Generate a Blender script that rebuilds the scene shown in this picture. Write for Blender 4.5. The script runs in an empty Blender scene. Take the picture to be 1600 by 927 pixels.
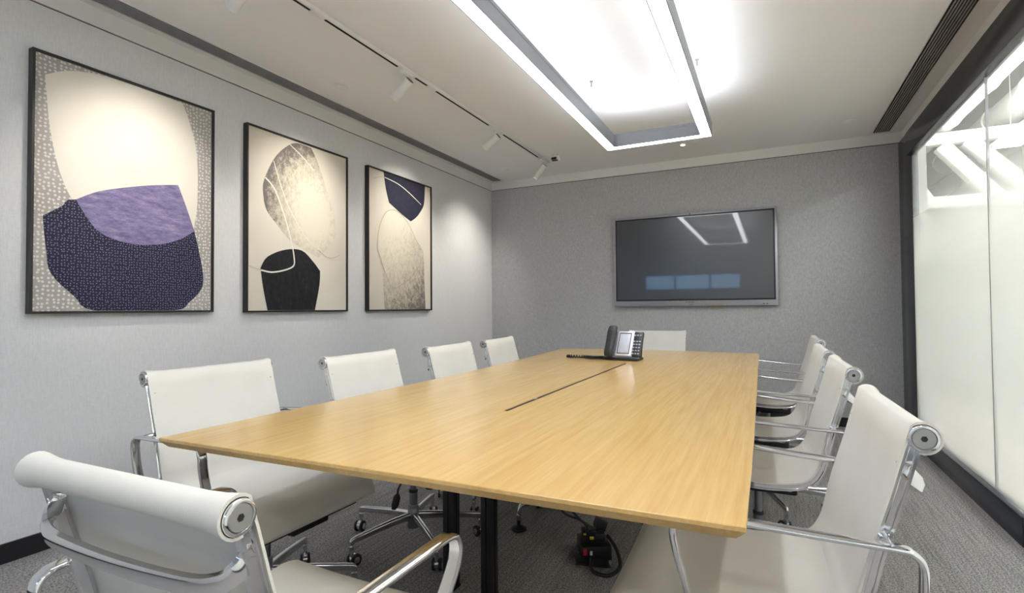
import bpy, bmesh, math, random
from mathutils import Vector, Matrix
random.seed(7)
S = bpy.context.scene
COL = S.collection
PI = math.pi
R = math.radians

# ------------------------------------------------------------------ camera
YAW, PITCH, ROLL = 0.454734, 0.022264, -0.007186
H = 1.08763
fw = Vector((-math.sin(YAW)*math.cos(PITCH), math.cos(YAW)*math.cos(PITCH), math.sin(PITCH)))
r0 = Vector((math.cos(YAW), math.sin(YAW), 0)); u0 = r0.cross(fw)
rt = math.cos(ROLL)*r0 + math.sin(ROLL)*u0
up = -math.sin(ROLL)*r0 + math.cos(ROLL)*u0
cam = bpy.data.cameras.new('camera'); cam.sensor_width = 36; cam.lens = 36*821.6/1600
cam.clip_start = .05; cam.clip_end = 200
co = bpy.data.objects.new('camera', cam); COL.objects.link(co)
M = Matrix((rt, up, -fw)).transposed().to_4x4(); M.translation = (0, 0, H)
co.matrix_world = M
S.camera = co

# ------------------------------------------------------------------ world + view
EXPO = 1.03
LAMP_DOWN, LAMP_UP = 10.5, 8.5
SPOT_W = 8.0
CORR = 2.4
SKY = 3.2
w = bpy.data.worlds.new('world'); S.world = w; w.use_nodes = True
bg = w.node_tree.nodes['Background']; bg.inputs[0].default_value = (.36, .62, 1, 1); bg.inputs[1].default_value = SKY
S.view_settings.view_transform = 'Standard'; S.view_settings.look = 'None'
S.view_settings.gamma = 1; S.view_settings.exposure = EXPO; S.view_settings.use_curve_mapping = False
S.cycles.max_bounces = 10; S.cycles.diffuse_bounces = 5; S.cycles.glossy_bounces = 5
S.cycles.transmission_bounces = 6; S.cycles.transparent_max_bounces = 12
S.cycles.sample_clamp_indirect = 6; S.cycles.use_denoising = True
S.cycles.caustics_reflective = False

# ------------------------------------------------------------------ materials
MATS = {}
def nt(name):
    m = bpy.data.materials.new(name); m.use_nodes = True
    t = m.node_tree; return m, t, t.nodes['Principled BSDF']
def N(t, typ, **kw):
    n = t.nodes.new(typ)
    for k, v in kw.items():
        if k.startswith('i_'): n.inputs[k[2:].replace('_', ' ')].default_value = v
        else: setattr(n, k, v)
    return n
def coords(t, scale=(1, 1, 1), rot=(0, 0, 0)):
    c = N(t, 'ShaderNodeTexCoord'); m = N(t, 'ShaderNodeMapping'); m.inputs['Scale'].default_value = scale
    m.inputs['Rotation'].default_value = rot
    t.links.new(c.outputs['Object'], m.inputs[0]); return m.outputs[0]
def ramp(t, fac, stops):
    r = N(t, 'ShaderNodeValToRGB'); t.links.new(fac, r.inputs[0]); e = r.color_ramp.elements
    while len(e) < len(stops): e.new(.5)
    for el, (p, c) in zip(e, stops): el.position = p; el.color = (*c, 1) if len(c) == 3 else c
    return r.outputs[0]
def bump(t, b, h, strength=.3, dist=.001):
    n = N(t, 'ShaderNodeBump'); n.inputs['Strength'].default_value = strength; n.inputs['Distance'].default_value = dist
    t.links.new(h, n.inputs['Height']); t.links.new(n.outputs[0], b.inputs['Normal'])
def noise(t, vec, scale, detail=3, rough=.5):
    n = N(t, 'ShaderNodeTexNoise'); n.inputs['Scale'].default_value = scale; n.inputs['Detail'].default_value = detail
    n.inputs['Roughness'].default_value = rough
    t.links.new(vec, n.inputs['Vector']); return n.outputs[0]
def mixc(t, fac, a, b, mode='MIX'):
    n = N(t, 'ShaderNodeMix', data_type='RGBA', blend_type=mode)
    for k, x in ((0, fac), (6, a), (7, b)):
        if hasattr(x, 'links'): t.links.new(x, n.inputs[k])
        elif k == 0: n.inputs[0].default_value = x
        else: n.inputs[k].default_value = (*x, 1)
    return n.outputs[2]
def plain(name, col, rough=.5, metal=0, spec=.5, nscale=0, namt=.06, bmp=0):
    m, t, b = nt(name)
    b.inputs['Roughness'].default_value = rough; b.inputs['Metallic'].default_value = metal
    b.inputs['Specular IOR Level'].default_value = spec
    v = coords(t); n = noise(t, v, nscale or 30)
    c = ramp(t, n, [(.3, tuple(x*(1-namt) for x in col)), (.7, tuple(min(1, x*(1+namt)) for x in col))])
    t.links.new(c, b.inputs['Base Color'])
    if bmp: bump(t, b, n, bmp)
    MATS[name] = m; return m
def emit(name, col, s):
    m = bpy.data.materials.new(name); m.use_nodes = True; t = m.node_tree; t.nodes.clear()
    e = N(t, 'ShaderNodeEmission'); e.inputs[0].default_value = (*col, 1); e.inputs[1].default_value = s
    o = N(t, 'ShaderNodeOutputMaterial'); t.links.new(e.outputs[0], o.inputs[0]); MATS[name] = m; return m

chrome = plain('chrome', (.80, .80, .82), .09, 1, namt=.02)
alu = plain('polished aluminium', (.62, .63, .66), .16, 1, namt=.03)
capm = plain('brushed cap metal', (.42, .42, .41), .38, .8, namt=.03)
satin = plain('satin grey metal', (.30, .30, .33), .33, .85, namt=.03)
black = plain('black metal', (.012, .012, .013), .35, 0, namt=.1)
blackpl = plain('black plastic', (.012, .012, .014), .42, namt=.1)
darkpl = plain('charcoal plastic', (.045, .046, .052), .38, namt=.1)
white = plain('white enamel', (.78, .78, .77), .35, namt=.02)
paint = plain('white wall paint', (.78, .78, .765), .6, nscale=4, namt=.012)
ceilm = plain('ceiling paint', (.83, .83, .84), .7, nscale=2.5, namt=.012)
voidm = plain('void grey', (.36, .35, .33), .8)
silver = plain('silver bezel', (.42, .43, .50), .3, .6, namt=.02)
lampgrey = plain('grey lamp housing', (.25, .26, .29), .4, .3, namt=.03)
darkframe = plain('dark grey frame', (.040, .048, .062), .2, .5, namt=.06)
slate = plain('slate blue shadow line', (.10, .13, .19), .5)
blackframe = plain('black picture frame', (.014, .012, .012), .4, namt=.1)
base_b = plain('black skirting', (.010, .010, .012), .45, namt=.1)
greyvent = plain('grey vent metal', (.34, .34, .37), .45, .3, namt=.04)
ventlight = plain('pale vent slat', (.40, .38, .36), .45, namt=.04)
dark = plain('vent darkness', (.006, .006, .006), .9, namt=.1)
red = plain('red plastic', (.5, .02, .03), .4); yellow = plain('yellow plastic', (.55, .42, .03), .4)
lampd = emit('lamp diffuser', (.92, .955, 1), LAMP_DOWN); lampu = emit('lamp uplight', (.88, .94, 1), LAMP_UP)
spotface = emit('spot lens', (1, .93, .83), 5.0)
dl = emit('downlight lens', (1, .93, .85), 3.0)
corru = emit('added corridor upward fill', (1, .98, .94), 95.0)  # upward glow of the added corridor lamps, brightens ducts and void
corrl = emit('added corridor fill', (1, .98, .94), 21.5)

def mk_sling():
    m, t, b = nt('off white mesh fabric')
    v = coords(t, (78, 78, 78)); wv = N(t, 'ShaderNodeTexWave', wave_type='BANDS', bands_direction='X'); wv.inputs['Scale'].default_value = 1.
    t.links.new(v, wv.inputs[0])
    mx = N(t, 'ShaderNodeMath', operation='MULTIPLY'); t.links.new(wv.outputs[1], mx.inputs[0]); mx.inputs[1].default_value = .45
    n = noise(t, coords(t, (3, 3, 3)), 2.5, 2)
    c = ramp(t, n, [(.3, (.70, .685, .64)), (.7, (.745, .73, .68))])
    c2 = mixc(t, mx.outputs[0], c, (.58, .54, .48)); t.links.new(c2, b.inputs['Base Color'])
    b.inputs['Roughness'].default_value = .55; b.inputs['Specular IOR Level'].default_value = .35
    bump(t, b, mx.outputs[0], .2, .0005); return m
sling = mk_sling()

def mk_wood():
    m, t, b = nt('light oak veneer')
    n1 = noise(t, coords(t, (38, 1.3, 38)), 1.6, 5, .6)
    n2 = noise(t, coords(t, (190, 5.5, 190)), 1.0, 3, .6)
    n3 = noise(t, coords(t, (1.1, .6, 1)), 1.2, 2)
    c = ramp(t, n1, [(.25, (.52, .325, .110)), (.5, (.60, .395, .150)), (.75, (.66, .455, .195))])
    c = mixc(t, ramp(t, n2, [(.33, (.32, .32, .32)), (.55, (0, 0, 0))]), c, (.44, .265, .08))
    c = mixc(t, ramp(t, n3, [(.35, (0, 0, 0)), (.7, (.28, .28, .28))]), c, (.62, .36, .13))
    # veneer strips
    br = N(t, 'ShaderNodeTexBrick'); br.inputs['Scale'].default_value = 1; br.inputs['Mortar Size'].default_value = 0
    br.inputs['Brick Width'].default_value = 4.; br.inputs['Row Height'].default_value = .085
    br.inputs['Color1'].default_value = (0, 0, 0, 1); br.inputs['Color2'].default_value = (1, 1, 1, 1)
    t.links.new(coords(t, (1, 1, 1), (0, 0, PI/2)), br.inputs[0])
    fm = N(t, 'ShaderNodeMath', operation='MULTIPLY'); t.links.new(br.outputs[0], fm.inputs[0]); fm.inputs[1].default_value = .16
    c = mixc(t, fm.outputs[0], c, (.70, .51, .235))
    t.links.new(c, b.inputs['Base Color']); b.inputs['Roughness'].default_value = .185
    b.inputs['Specular IOR Level'].default_value = .5
    return m
wood = mk_wood()

def mk_wallpaper(name, c0, c1, c2, sc=1.0, line=.5):
    m, t, b = nt(name)
    a = noise(t, coords(t, (60*sc, 60*sc, 420*sc)), 1, 3, .6)
    d = noise(t, coords(t, (260*sc, 260*sc, 30*sc)), 1, 2, .6)
    g = noise(t, coords(t, (1.2, 1.2, 1.2)), 1.2, 2)
    x = N(t, 'ShaderNodeMath', operation='ADD'); t.links.new(a, x.inputs[0]); t.links.new(d, x.inputs[1])
    y = N(t, 'ShaderNodeMath', operation='MULTIPLY'); t.links.new(x.outputs[0], y.inputs[0]); y.inputs[1].default_value = .5
    c = ramp(t, y.outputs[0], [(.36, c0), (.5, c1), (.64, c2)])
    c = mixc(t, ramp(t, g, [(.4, (0, 0, 0)), (.7, (.25,)*3)]), c, c1)
    t.links.new(c, b.inputs['Base Color']); b.inputs['Roughness'].default_value = .75
    b.inputs['Specular IOR Level'].default_value = .25
    bump(t, b, y.outputs[0], .25, .001); return m
wp_left = mk_wallpaper('pale grey wall fabric', (.64, .645, .66), (.70, .705, .715), (.75, .755, .765))
wp_back = mk_wallpaper('dark grey woven wall fabric', (.35, .35, .358), (.465, .465, .475), (.57, .57, .58))

def mk_carpet():
    m, t, b = nt('grey striated carpet')
    a = noise(t, coords(t, (150, 110, 150)), 1.1, 3, .75)
    s = noise(t, coords(t, (95, 3.0, 1)), 1, 3, .6)
    g = noise(t, coords(t, (2.4, .9, 1)), 1.3, 3)
    c = ramp(t, a, [(.34, (.05, .048, .049)), (.47, (.33, .32, .315)), (.62, (.60, .585, .57))])
    c = mixc(t, ramp(t, s, [(.38, (.38,)*3), (.56, (0, 0, 0))]), c, (.13, .125, .125))
    c = mixc(t, ramp(t, g, [(.5, (0, 0, 0)), (.75, (.3,)*3)]), c, (.40, .32, .31))
    t.links.new(c, b.inputs['Base Color']); b.inputs['Roughness'].default_value = .95
    b.inputs['Specular IOR Level'].default_value = .1
    x = N(t, 'ShaderNodeMath', operation='ADD'); t.links.new(a, x.inputs[0]); t.links.new(s, x.inputs[1])
    bump(t, b, x.outputs[0], .6, .004); return m
carpet = mk_carpet()
corrfloor = plain('warm grey corridor carpet', (.62, .55, .50), .8, nscale=60, namt=.15)

def mk_screen():
    m, t, b = nt('dark display glass')
    v = coords(t); n = noise(t, v, 2.0, 1)
    t.links.new(ramp(t, n, [(.3, (.011, .013, .016)), (.7, (.018, .020, .024))]), b.inputs['Base Color'])
    b.inputs['Roughness'].default_value = .30; b.inputs['Specular IOR Level'].default_value = .85
    b.inputs['Coat Weight'].default_value = .7; b.inputs['Coat Roughness'].default_value = .04; return m
screen = mk_screen()

def mk_glass(frost):
    m = bpy.data.materials.new('gradient frosted glass' if frost else 'clear glass'); m.use_nodes = True; t = m.node_tree; t.nodes.clear()
    o = N(t, 'ShaderNodeOutputMaterial'); tr = N(t, 'ShaderNodeBsdfTransparent'); tr.inputs[0].default_value = (.93, .95, .94, 1)
    gl = N(t, 'ShaderNodeBsdfGlossy'); gl.inputs['Roughness'].default_value = .02
    base = tr.outputs[0]
    if frost:
        c = N(t, 'ShaderNodeTexCoord'); sp = N(t, 'ShaderNodeSeparateXYZ'); t.links.new(c.outputs['Object'], sp.inputs[0])
        mr = N(t, 'ShaderNodeMapRange'); mr.inputs[1].default_value = 0; mr.inputs[2].default_value = 2.5; t.links.new(sp.outputs[2], mr.inputs[0])
        f = ramp(t, mr.outputs[0], [(0, (.42,)*3), (.12, (.52,)*3), (.26, (.80,)*3), (.45, (.94,)*3), (.57, (.92,)*3), (.66, (.50,)*3), (.74, (.20,)*3), (.9, (.12,)*3)])
        di = N(t, 'ShaderNodeBsdfDiffuse'); di.inputs[0].default_value = (.86, .88, .86, 1)
        tl = N(t, 'ShaderNodeBsdfTranslucent'); tl.inputs[0].default_value = (.90, .93, .90, 1)
        mx = N(t, 'ShaderNodeMixShader'); mx.inputs[0].default_value = .55
        t.links.new(di.outputs[0], mx.inputs[1]); t.links.new(tl.outputs[0], mx.inputs[2])
        m2 = N(t, 'ShaderNodeMixShader'); t.links.new(f, m2.inputs[0]); t.links.new(base, m2.inputs[1]); t.links.new(mx.outputs[0], m2.inputs[2])
        base = m2.outputs[0]
    lw = N(t, 'ShaderNodeLayerWeight'); lw.inputs['Blend'].default_value = .5
    pw = N(t, 'ShaderNodeMath', operation='POWER'); t.links.new(lw.outputs['Facing'], pw.inputs[0]); pw.inputs[1].default_value = 4.5
    fr = N(t, 'ShaderNodeMath', operation='MULTIPLY_ADD'); t.links.new(pw.outputs[0], fr.inputs[0]); fr.inputs[1].default_value = .42; fr.inputs[2].default_value = .02
    m3 = N(t, 'ShaderNodeMixShader'); t.links.new(fr.outputs[0], m3.inputs[0]); t.links.new(base, m3.inputs[1]); t.links.new(gl.outputs[0], m3.inputs[2])
    t.links.new(m3.outputs[0], o.inputs[0]); return m
frost = mk_glass(True); clear = mk_glass(False)

# ------------------------------------------------------------------ geometry helpers
class G:
    """collects shapes into one mesh"""
    def __init__(self): self.bm = bmesh.new(); self.mi = 0
    def _mark(self, faces):
        for f in faces: f.material_index = self.mi
    def box(self, c, s, bev=0, rot=None, seg=2):
        r = bmesh.ops.create_cube(self.bm, size=1); vs = r['verts']
        for v in vs: v.co = Vector((v.co.x*s[0], v.co.y*s[1], v.co.z*s[2]))
        if bev:
            es = list({e for v in vs for e in v.link_edges})
            rr = bmesh.ops.bevel(self.bm, geom=es, offset=bev, segments=seg, affect='EDGES', profile=.5)
            vs = list({v for f in rr['faces'] for v in f.verts} | {v for v in vs if v.is_valid})
            vs = list({v for f in {f for v in vs for f in v.link_faces} for v in f.verts})
        if rot is not None: bmesh.ops.rotate(self.bm, verts=vs, cent=(0, 0, 0), matrix=rot)
        bmesh.ops.translate(self.bm, verts=vs, vec=c)
        self._mark({f for v in vs for f in v.link_faces}); return self
    def ring_skin(self, rings, closed=False, caps=True):
        L = [[self.bm.verts.new(p) for p in r] for r in rings]; n = len(rings[0]); fs = []
        m = len(L)
        for i in range(m if closed else m-1):
            a, b = L[i], L[(i+1) % m]
            for j in range(n): fs.append(self.bm.faces.new((a[j], a[(j+1) % n], b[(j+1) % n], b[j])))
        if caps and not closed:
            fs.append(self.bm.faces.new(list(reversed(L[0])))); fs.append(self.bm.faces.new(L[-1]))
        self._mark(fs); return self
    def sweep(self, pts, sec, hint=(0, 0, 1), closed=False, scale=None):
        pts = [Vector(p) for p in pts]; rings = []; n = len(pts)
        hint = Vector(hint)
        for i, p in enumerate(pts):
            if closed: d = pts[(i+1) % n]-pts[i-1]
            else: d = pts[min(i+1, n-1)]-pts[max(i-1, 0)]
            d.normalize(); x = d.cross(hint)
            if x.length < 1e-4: x = d.cross(Vector((1, 0, 0)))
            x.normalize(); y = x.cross(d).normalized(); k = scale[i] if scale else 1
            rings.append([p + x*(a*k) + y*(b*k) for a, b in sec])
        return self.ring_skin(rings, closed)
    def tube(self, pts, r, n=10, **k): return self.sweep(pts, circ(r, n), **k)
    def cyl(self, a, b, r, n=24, r2=None, bev=0):
        a, b = Vector(a), Vector(b); d = (b-a).normalized(); x = d.orthogonal().normalized(); y = d.cross(x)
        r2 = r if r2 is None else r2
        prof = [(0, r), (1, r2)]
        if bev:
            L = (b-a).length; t = bev/L
            prof = [(0, r-bev), (t*.3, r-bev*.3), (t, r), (1-t, r2), (1-t*.3, r2-bev*.3), (1, r2-bev)]
        rings = [[a+(b-a)*t + x*(q*math.cos(2*PI*j/n)) + y*(q*math.sin(2*PI*j/n)) for j in range(n)] for t, q in prof]
        return self.ring_skin(rings)
    def prism(self, poly, lo, hi):
        """poly: 3D points of a planar outline; extruded by hi-lo vector"""
        a = [self.bm.verts.new(Vector(p)+Vector(lo)) for p in poly]; b = [self.bm.verts.new(Vector(p)+Vector(hi)) for p in poly]
        n = len(a); fs = [self.bm.faces.new(a[::-1]), self.bm.faces.new(b)]
        for i in range(n): fs.append(self.bm.faces.new((a[i], a[(i+1) % n], b[(i+1) % n], b[i])))
        self._mark(fs); return self
    def build(self, name, mats, parent=None, smooth=35, loc=None):
        bmesh.ops.recalc_face_normals(self.bm, faces=self.bm.faces[:])
        me = bpy.data.meshes.new(name); self.bm.to_mesh(me); self.bm.free()
        for m in (mats if isinstance(mats, (list, tuple)) else [mats]): me.materials.append(m)
        if smooth:
            me.shade_smooth(); me.set_sharp_from_angle(angle=R(smooth))
        o = bpy.data.objects.new(name, me); COL.objects.link(o)
        if parent: o.parent = parent
        if loc: o.location = loc
        return o
def circ(r, n=12, sy=1): return [(r*math.cos(2*PI*i/n), r*sy*math.sin(2*PI*i/n)) for i in range(n)]
def rrect(w_, h_, r, n=3):
    o = []
    for cx, cy, a0 in ((w_/2-r, h_/2-r, 0), (-w_/2+r, h_/2-r, 90), (-w_/2+r, -h_/2+r, 180), (w_/2-r, -h_/2+r, 270)):
        for i in range(n+1): a = R(a0+90*i/n); o.append((cx+r*math.cos(a), cy+r*math.sin(a)))
    return o
def smooth_path(P, k=6, closed=False):
    P = [Vector(p) for p in P]; n = len(P); out = []
    def g(i): return P[i % n] if closed else P[max(0, min(n-1, i))]
    for i in range(n if closed else n-1):
        a, b, c, d = g(i-1), g(i), g(i+1), g(i+2)
        for j in range(k):
            t = j/k
            out.append(.5*((2*b) + (c-a)*t + (2*a-5*b+4*c-d)*t*t + (3*b-a-3*c+d)*t**3))
    if not closed: out.append(P[-1])
    return out
def tag(o, label=None, cat=None, group=None, kind=None):
    if label: o['label'] = label
    if cat: o['category'] = cat
    if group: o['group'] = group
    if kind: o['kind'] = kind
    return o
def empty(name, loc, rz=0, **k):
    o = bpy.data.objects.new(name, None); COL.objects.link(o); o.location = loc; o.rotation_euler = (0, 0, rz); o.empty_display_size = .1
    return tag(o, **k)
def kids(o): return [c for c in list(COL.objects) if c.parent == o]
def copy_tree(o, parent=None):
    c = o.copy(); COL.objects.link(c); c.parent = parent
    for ch in kids(o): copy_tree(ch, c)
    return c

# ------------------------------------------------------------------ room
XL, XR, D, YN, T, CZ = -2.994, 1.059, 5.576, -2.0, 2.502, 2.60
JX = 1.0
def struct(name, g, m, parent=None, **k):
    o = g.build(name, m, parent, **k)
    if not parent: o['kind'] = 'structure'
    return o
struct('floor', G().box(((XL+XR)/2-.02, (D+YN)/2, -.05), (XR-XL+.16, D-YN+.2, .1)), carpet, smooth=0)
struct('ceiling', G().box(((XL+XR)/2, (D+YN)/2, CZ+.05), (XR-XL+.2, D-YN+.2, .1)), ceilm, smooth=0)
struct('wall_left', G().box((XL-.05, (D+YN)/2, T/2), (.1, D-YN, T)), wp_left, smooth=0)
struct('wall_back', G().box(((XL+XR)/2, D+.05, T/2), (XR-XL+.2, .1, T)), wp_back, smooth=0)
# white strip above a thin shadow gap
struct('trim_1', G().box((XL-.045, (D+YN)/2, (T+.006+CZ)/2), (.1, D-YN, CZ-T-.006)), paint, smooth=0)
struct('trim_2', G().box(((XL+XR)/2, D+.045, (T+.006+CZ)/2), (XR-XL+.2, .1, CZ-T-.006)), paint, smooth=0)
struct('trim_3', G().box((XR+.05, (D+YN)/2, (T+CZ)/2), (.1, D-YN, CZ-T)), paint, smooth=0)
struct('trim_4', G().box((XL-.055, (D+YN)/2, T+.003), (.1, D-YN, .006)).box(((XL+XR)/2, D+.055, T+.003), (XR-XL, .1, .006)), dark, smooth=0)
struct('baseboard_left', G().box((XL+.006, (D+YN)/2, .042), (.012, D-YN, .084)), base_b, smooth=0)
struct('baseboard_back', G().box(((XL+XR)/2, D-.006, .042), (XR-XL, .012, .084)), base_b, smooth=0)
# wall behind the camera with a strip window
g = G()
wx0, wx1, wz0, wz1 = -2.75, -.55, 1.48, 1.88
g.box(((XL+wx0)/2, YN-.05, CZ/2), (wx0-XL, .1, CZ)); g.box(((XR+wx1)/2, YN-.05, CZ/2), (XR-wx1, .1, CZ))
g.box(((wx0+wx1)/2, YN-.05, wz0/2), (wx1-wx0, .1, wz0)); g.box(((wx0+wx1)/2, YN-.05, (wz1+CZ)/2), (wx1-wx0, .1, CZ-wz1))
struct('wall_front', g, wp_left, smooth=0)
wn = empty('window_1', ((wx0+wx1)/2, YN-.05, wz0), kind='structure')
g = G()
for x in (-(wx1-wx0)/2+.02, -.37, .42, (wx1-wx0)/2-.02): g.box((x, 0, (wz1-wz0)/2), (.04, .06, wz1-wz0), .004)
for z in (.02, wz1-wz0-.02): g.box((0, 0, z), (wx1-wx0, .06, .04), .004)
g.build('window_frame', darkframe, wn); G().box((0, 0, (wz1-wz0)/2), (wx1-wx0-.02, .008, wz1-wz0-.02)).build('glass_pane', clear, wn, smooth=0)

# ------------------------------------------------------------------ glazed wall on the right
wn = empty('window_2', (1.03, 3.3, 0), kind='structure')
def rel(g, name, m, **k):
    bmesh.ops.translate(g.bm, verts=g.bm.verts[:], vec=(-1.03, -3.3, 0)); o = g.build(name, m, wn, **k); return o
rel(G().box((1.055, (D+5.13)/2, T/2), (.045, D-5.13, T), .003), 'jamb', darkframe)
rel(G().box((1.035, (5.13+3.128)/2, .0675), (.07, 5.13-3.128, .135), .004), 'bottom_rail', darkframe)
rel(G().box((1.03, (5.13+YN)/2, (2.28+2.465)/2), (.06, 5.13-YN, 2.465-2.28), .004), 'head_rail', darkframe)
rel(G().box((1.05, (5.13+YN)/2, (2.465+T)/2), (.03, 5.13-YN, T-2.465)), 'head_gap', black, smooth=0)
rel(G().box((1.040, (5.13+3.55)/2, (.135+2.28)/2), (.010, 5.13-3.553, 2.28-.135)), 'glass_pane', frost, smooth=0)
rel(G().box((1.040, (3.547+3.13)/2, (.135+2.28)/2), (.010, 3.547-3.13, 2.28-.135)), 'glass_pane', frost, smooth=0)
rel(G().box((1.040, 3.55, (.135+2.28)/2), (.012, .005, 2.28-.135)), 'glazing_joint', satin, smooth=0)
dr = empty('door_1', (1.04, 3.12, 0), kind='structure')
G().box((0, -.55, (.11+2.275)/2), (.010, 1.08, 2.275-.11)).build('glass_pane', frost, dr, smooth=0)
G().box((-.002, -.55, .056), (.05, 1.08, .104), .004).build('bottom_rail', darkframe, dr)
g = G(); g.cyl((-.05, -1.0, .85), (-.05, -1.0, 1.35), .012); g.cyl((-.05, -1, .9), (0, -1, .9), .008); g.cyl((-.05, -1, 1.3), (0, -1, 1.3), .008); g.build('door_handle', chrome, dr)
wn3 = empty('window_3', (1.04, .2, 0), kind='structure')
G().box((0, .9, (.135+2.28)/2), (.010, 1.9, 2.28-.135)).build('glass_pane', frost, wn3, smooth=0)
G().box((0, -1.2, (.135+2.28)/2), (.010, 2.2, 2.28-.135)).build('glass_pane', frost, wn3, smooth=0)
G().box((0, -.17, .0675), (.07, 4.05, .135), .004).build('bottom_rail', darkframe, wn3)

# ------------------------------------------------------------------ the corridor seen through the glass
struct('floor_corridor_outside', G().box((3.95, 5.2, -.05), (5.5, 15.8, .1)), corrfloor, smooth=0)
struct('wall_corridor_outside', G().box((2.75, 3.8, 1.275), (.1, 11.4, 2.55)), paint, smooth=0)
struct('wall_corridor_end_outside', G().box((3.0, 9.55, 1.275), (4.0, .1, 2.55)), paint, smooth=0)
struct('shadow_line_strip', G().box((2.0, 9.48, 2.515), (1.5, .06, .07)), slate, smooth=0)  # dark strip stands in for the shadow line at the wall top
struct('wall_corridor_near_outside', G().box((3.95, -2.45, 2.1), (5.5, .1, 4.3)), paint, smooth=0)
struct('wall_void_far_outside', G().box((4.0, 13.0, 2.1), (6, .1, 4.3)), voidm, smooth=0)
struct('wall_void_side_outside', G().box((6.6, 5.2, 2.1), (.1, 15.6, 4.3)), voidm, smooth=0)
struct('wall_side_beyond_outside', G().box((1.20, (D+13)/2+.1, 1.3), (.1, 13-D, 2.6)), paint, smooth=0)
struct('ceiling_void_outside', G().box((3.9, 5.2, 4.3), (5.6, 15.8, .1)), voidm, smooth=0)
struct('trim_5', G().box((1.14, 5.2, 3.45), (.08, 15.6, 1.7)), paint, smooth=0)
def pipe(name, a, b, r, lab, cat, grp=None):
    g = G(); a, b = Vector(a), Vector(b); g.cyl(a, b, r, 20)
    d = (b-a).normalized(); L = (b-a).length; k = max(1, int(L/1.2))
    for i in range(1, k+1):
        p = a + d*(L*i/(k+1)); g.cyl(p-d*.03, p+d*.03, r*1.10, 20)
    return tag(g.build(name, white), lab, cat, grp)
pipe('exterior_air_duct', (1.95, -1.5, 3.30), (1.95, 12.5, 3.30), .11, 'white round duct running above the corridor nearest the glass', 'duct')
pipe('exterior_air_duct', (2.75, -1.5, 3.52), (2.75, 12.5, 3.52), .17, 'widest white round duct further out above the corridor wall', 'duct')
pipe('exterior_pipe', (1.55, -1.5, 3.25), (1.55, 12.5, 3.25), .05, 'slim white pipe along the top of the glass wall, outside', 'pipe')
truss = empty('exterior_truss', (2.6, 8.0, 2.3), label='white braced truss crossing above the corridor beyond the glass', cat='truss')
for i, (a, b, lab) in enumerate((((1.9, 8.0, 3.02), (2.45, 8.0, 2.30), 'left white diagonal brace of the truss above the corridor'),
                     ((2.15, 8.0, 3.05), (2.75, 8.0, 2.36), 'middle white diagonal brace of the truss above the corridor'),
                     ((3.3, 8.0, 3.05), (2.75, 8.0, 2.36), 'right white diagonal brace of the truss above the corridor'),
                     ((1.75, 8.0, 2.35), (1.35, 8.0, 3.02), 'white diagonal brace of the truss next to the dark jamb'))):
    g = G(); d = Vector(b)-Vector(a); rot = d.to_track_quat('Z', 'Y').to_matrix()
    g.box((Vector(a)+Vector(b))/2, (.16, .16, d.length), .02, rot)
    bmesh.ops.translate(g.bm, verts=g.bm.verts[:], vec=(-2.6, -8, -2.3)); g.build('brace', white, truss)
for z, lab in ((3.1, 'upper'), (2.33, 'lower')):
    G().box((.4, 0, z-2.3), (4.0, .14, .14), .015).box((.4, 0, z-2.3), (4.0, .16, .03)).build('chord', white, truss)
for i, (x, y) in enumerate(((1.42, 6.4), (1.42, 7.6), (1.68, 7.0), (2.55, 6.0))):
    z0 = 3.05 if x < 1.9 else (3.5 if x < 2.2 else 2.9)
    g = G(); g.cyl((x, y, z0), (x, y, 4.25), .012, 8); g.cyl((x, y, z0-.03), (x, y, z0+.02), .03, 10)
    tag(g.build('exterior_hanger_rod', white), 'thin white hanger rod above the corridor ceiling ducts', 'hanger', 'hanger rods above the corridor')
for i, (x, y, z, lab) in enumerate(((2.3, 6.4, 2.75, 'added fill lamp hanging over the far part of the corridor'), (2.3, 3.2, 2.75, 'added fill lamp hanging over the middle of the corridor'), (2.3, .2, 2.75, 'added fill lamp hanging over the near part of the corridor'))):
    e = empty('exterior_fill_lamp', (x, y, z), label=lab, cat='lamp', group='added corridor fill lamps')  # lamps added to light the corridor and the void above it
    G().box((0, 0, .05), (.26, 1.9, .05), .008).build('housing', white, e)
    G().box((0, 0, .02), (.22, 1.84, .012)).build('diffuser', corrl, e, smooth=0)
    G().box((0, 0, .082), (.20, 1.84, .012)).build('upper_diffuser', corru, e, smooth=0)
    for q in (-.8, .8): g = G(); g.cyl((0, q, .08), (0, q, 4.25-z), .004, 6); g.build('suspension_wire', satin, e)

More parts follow.
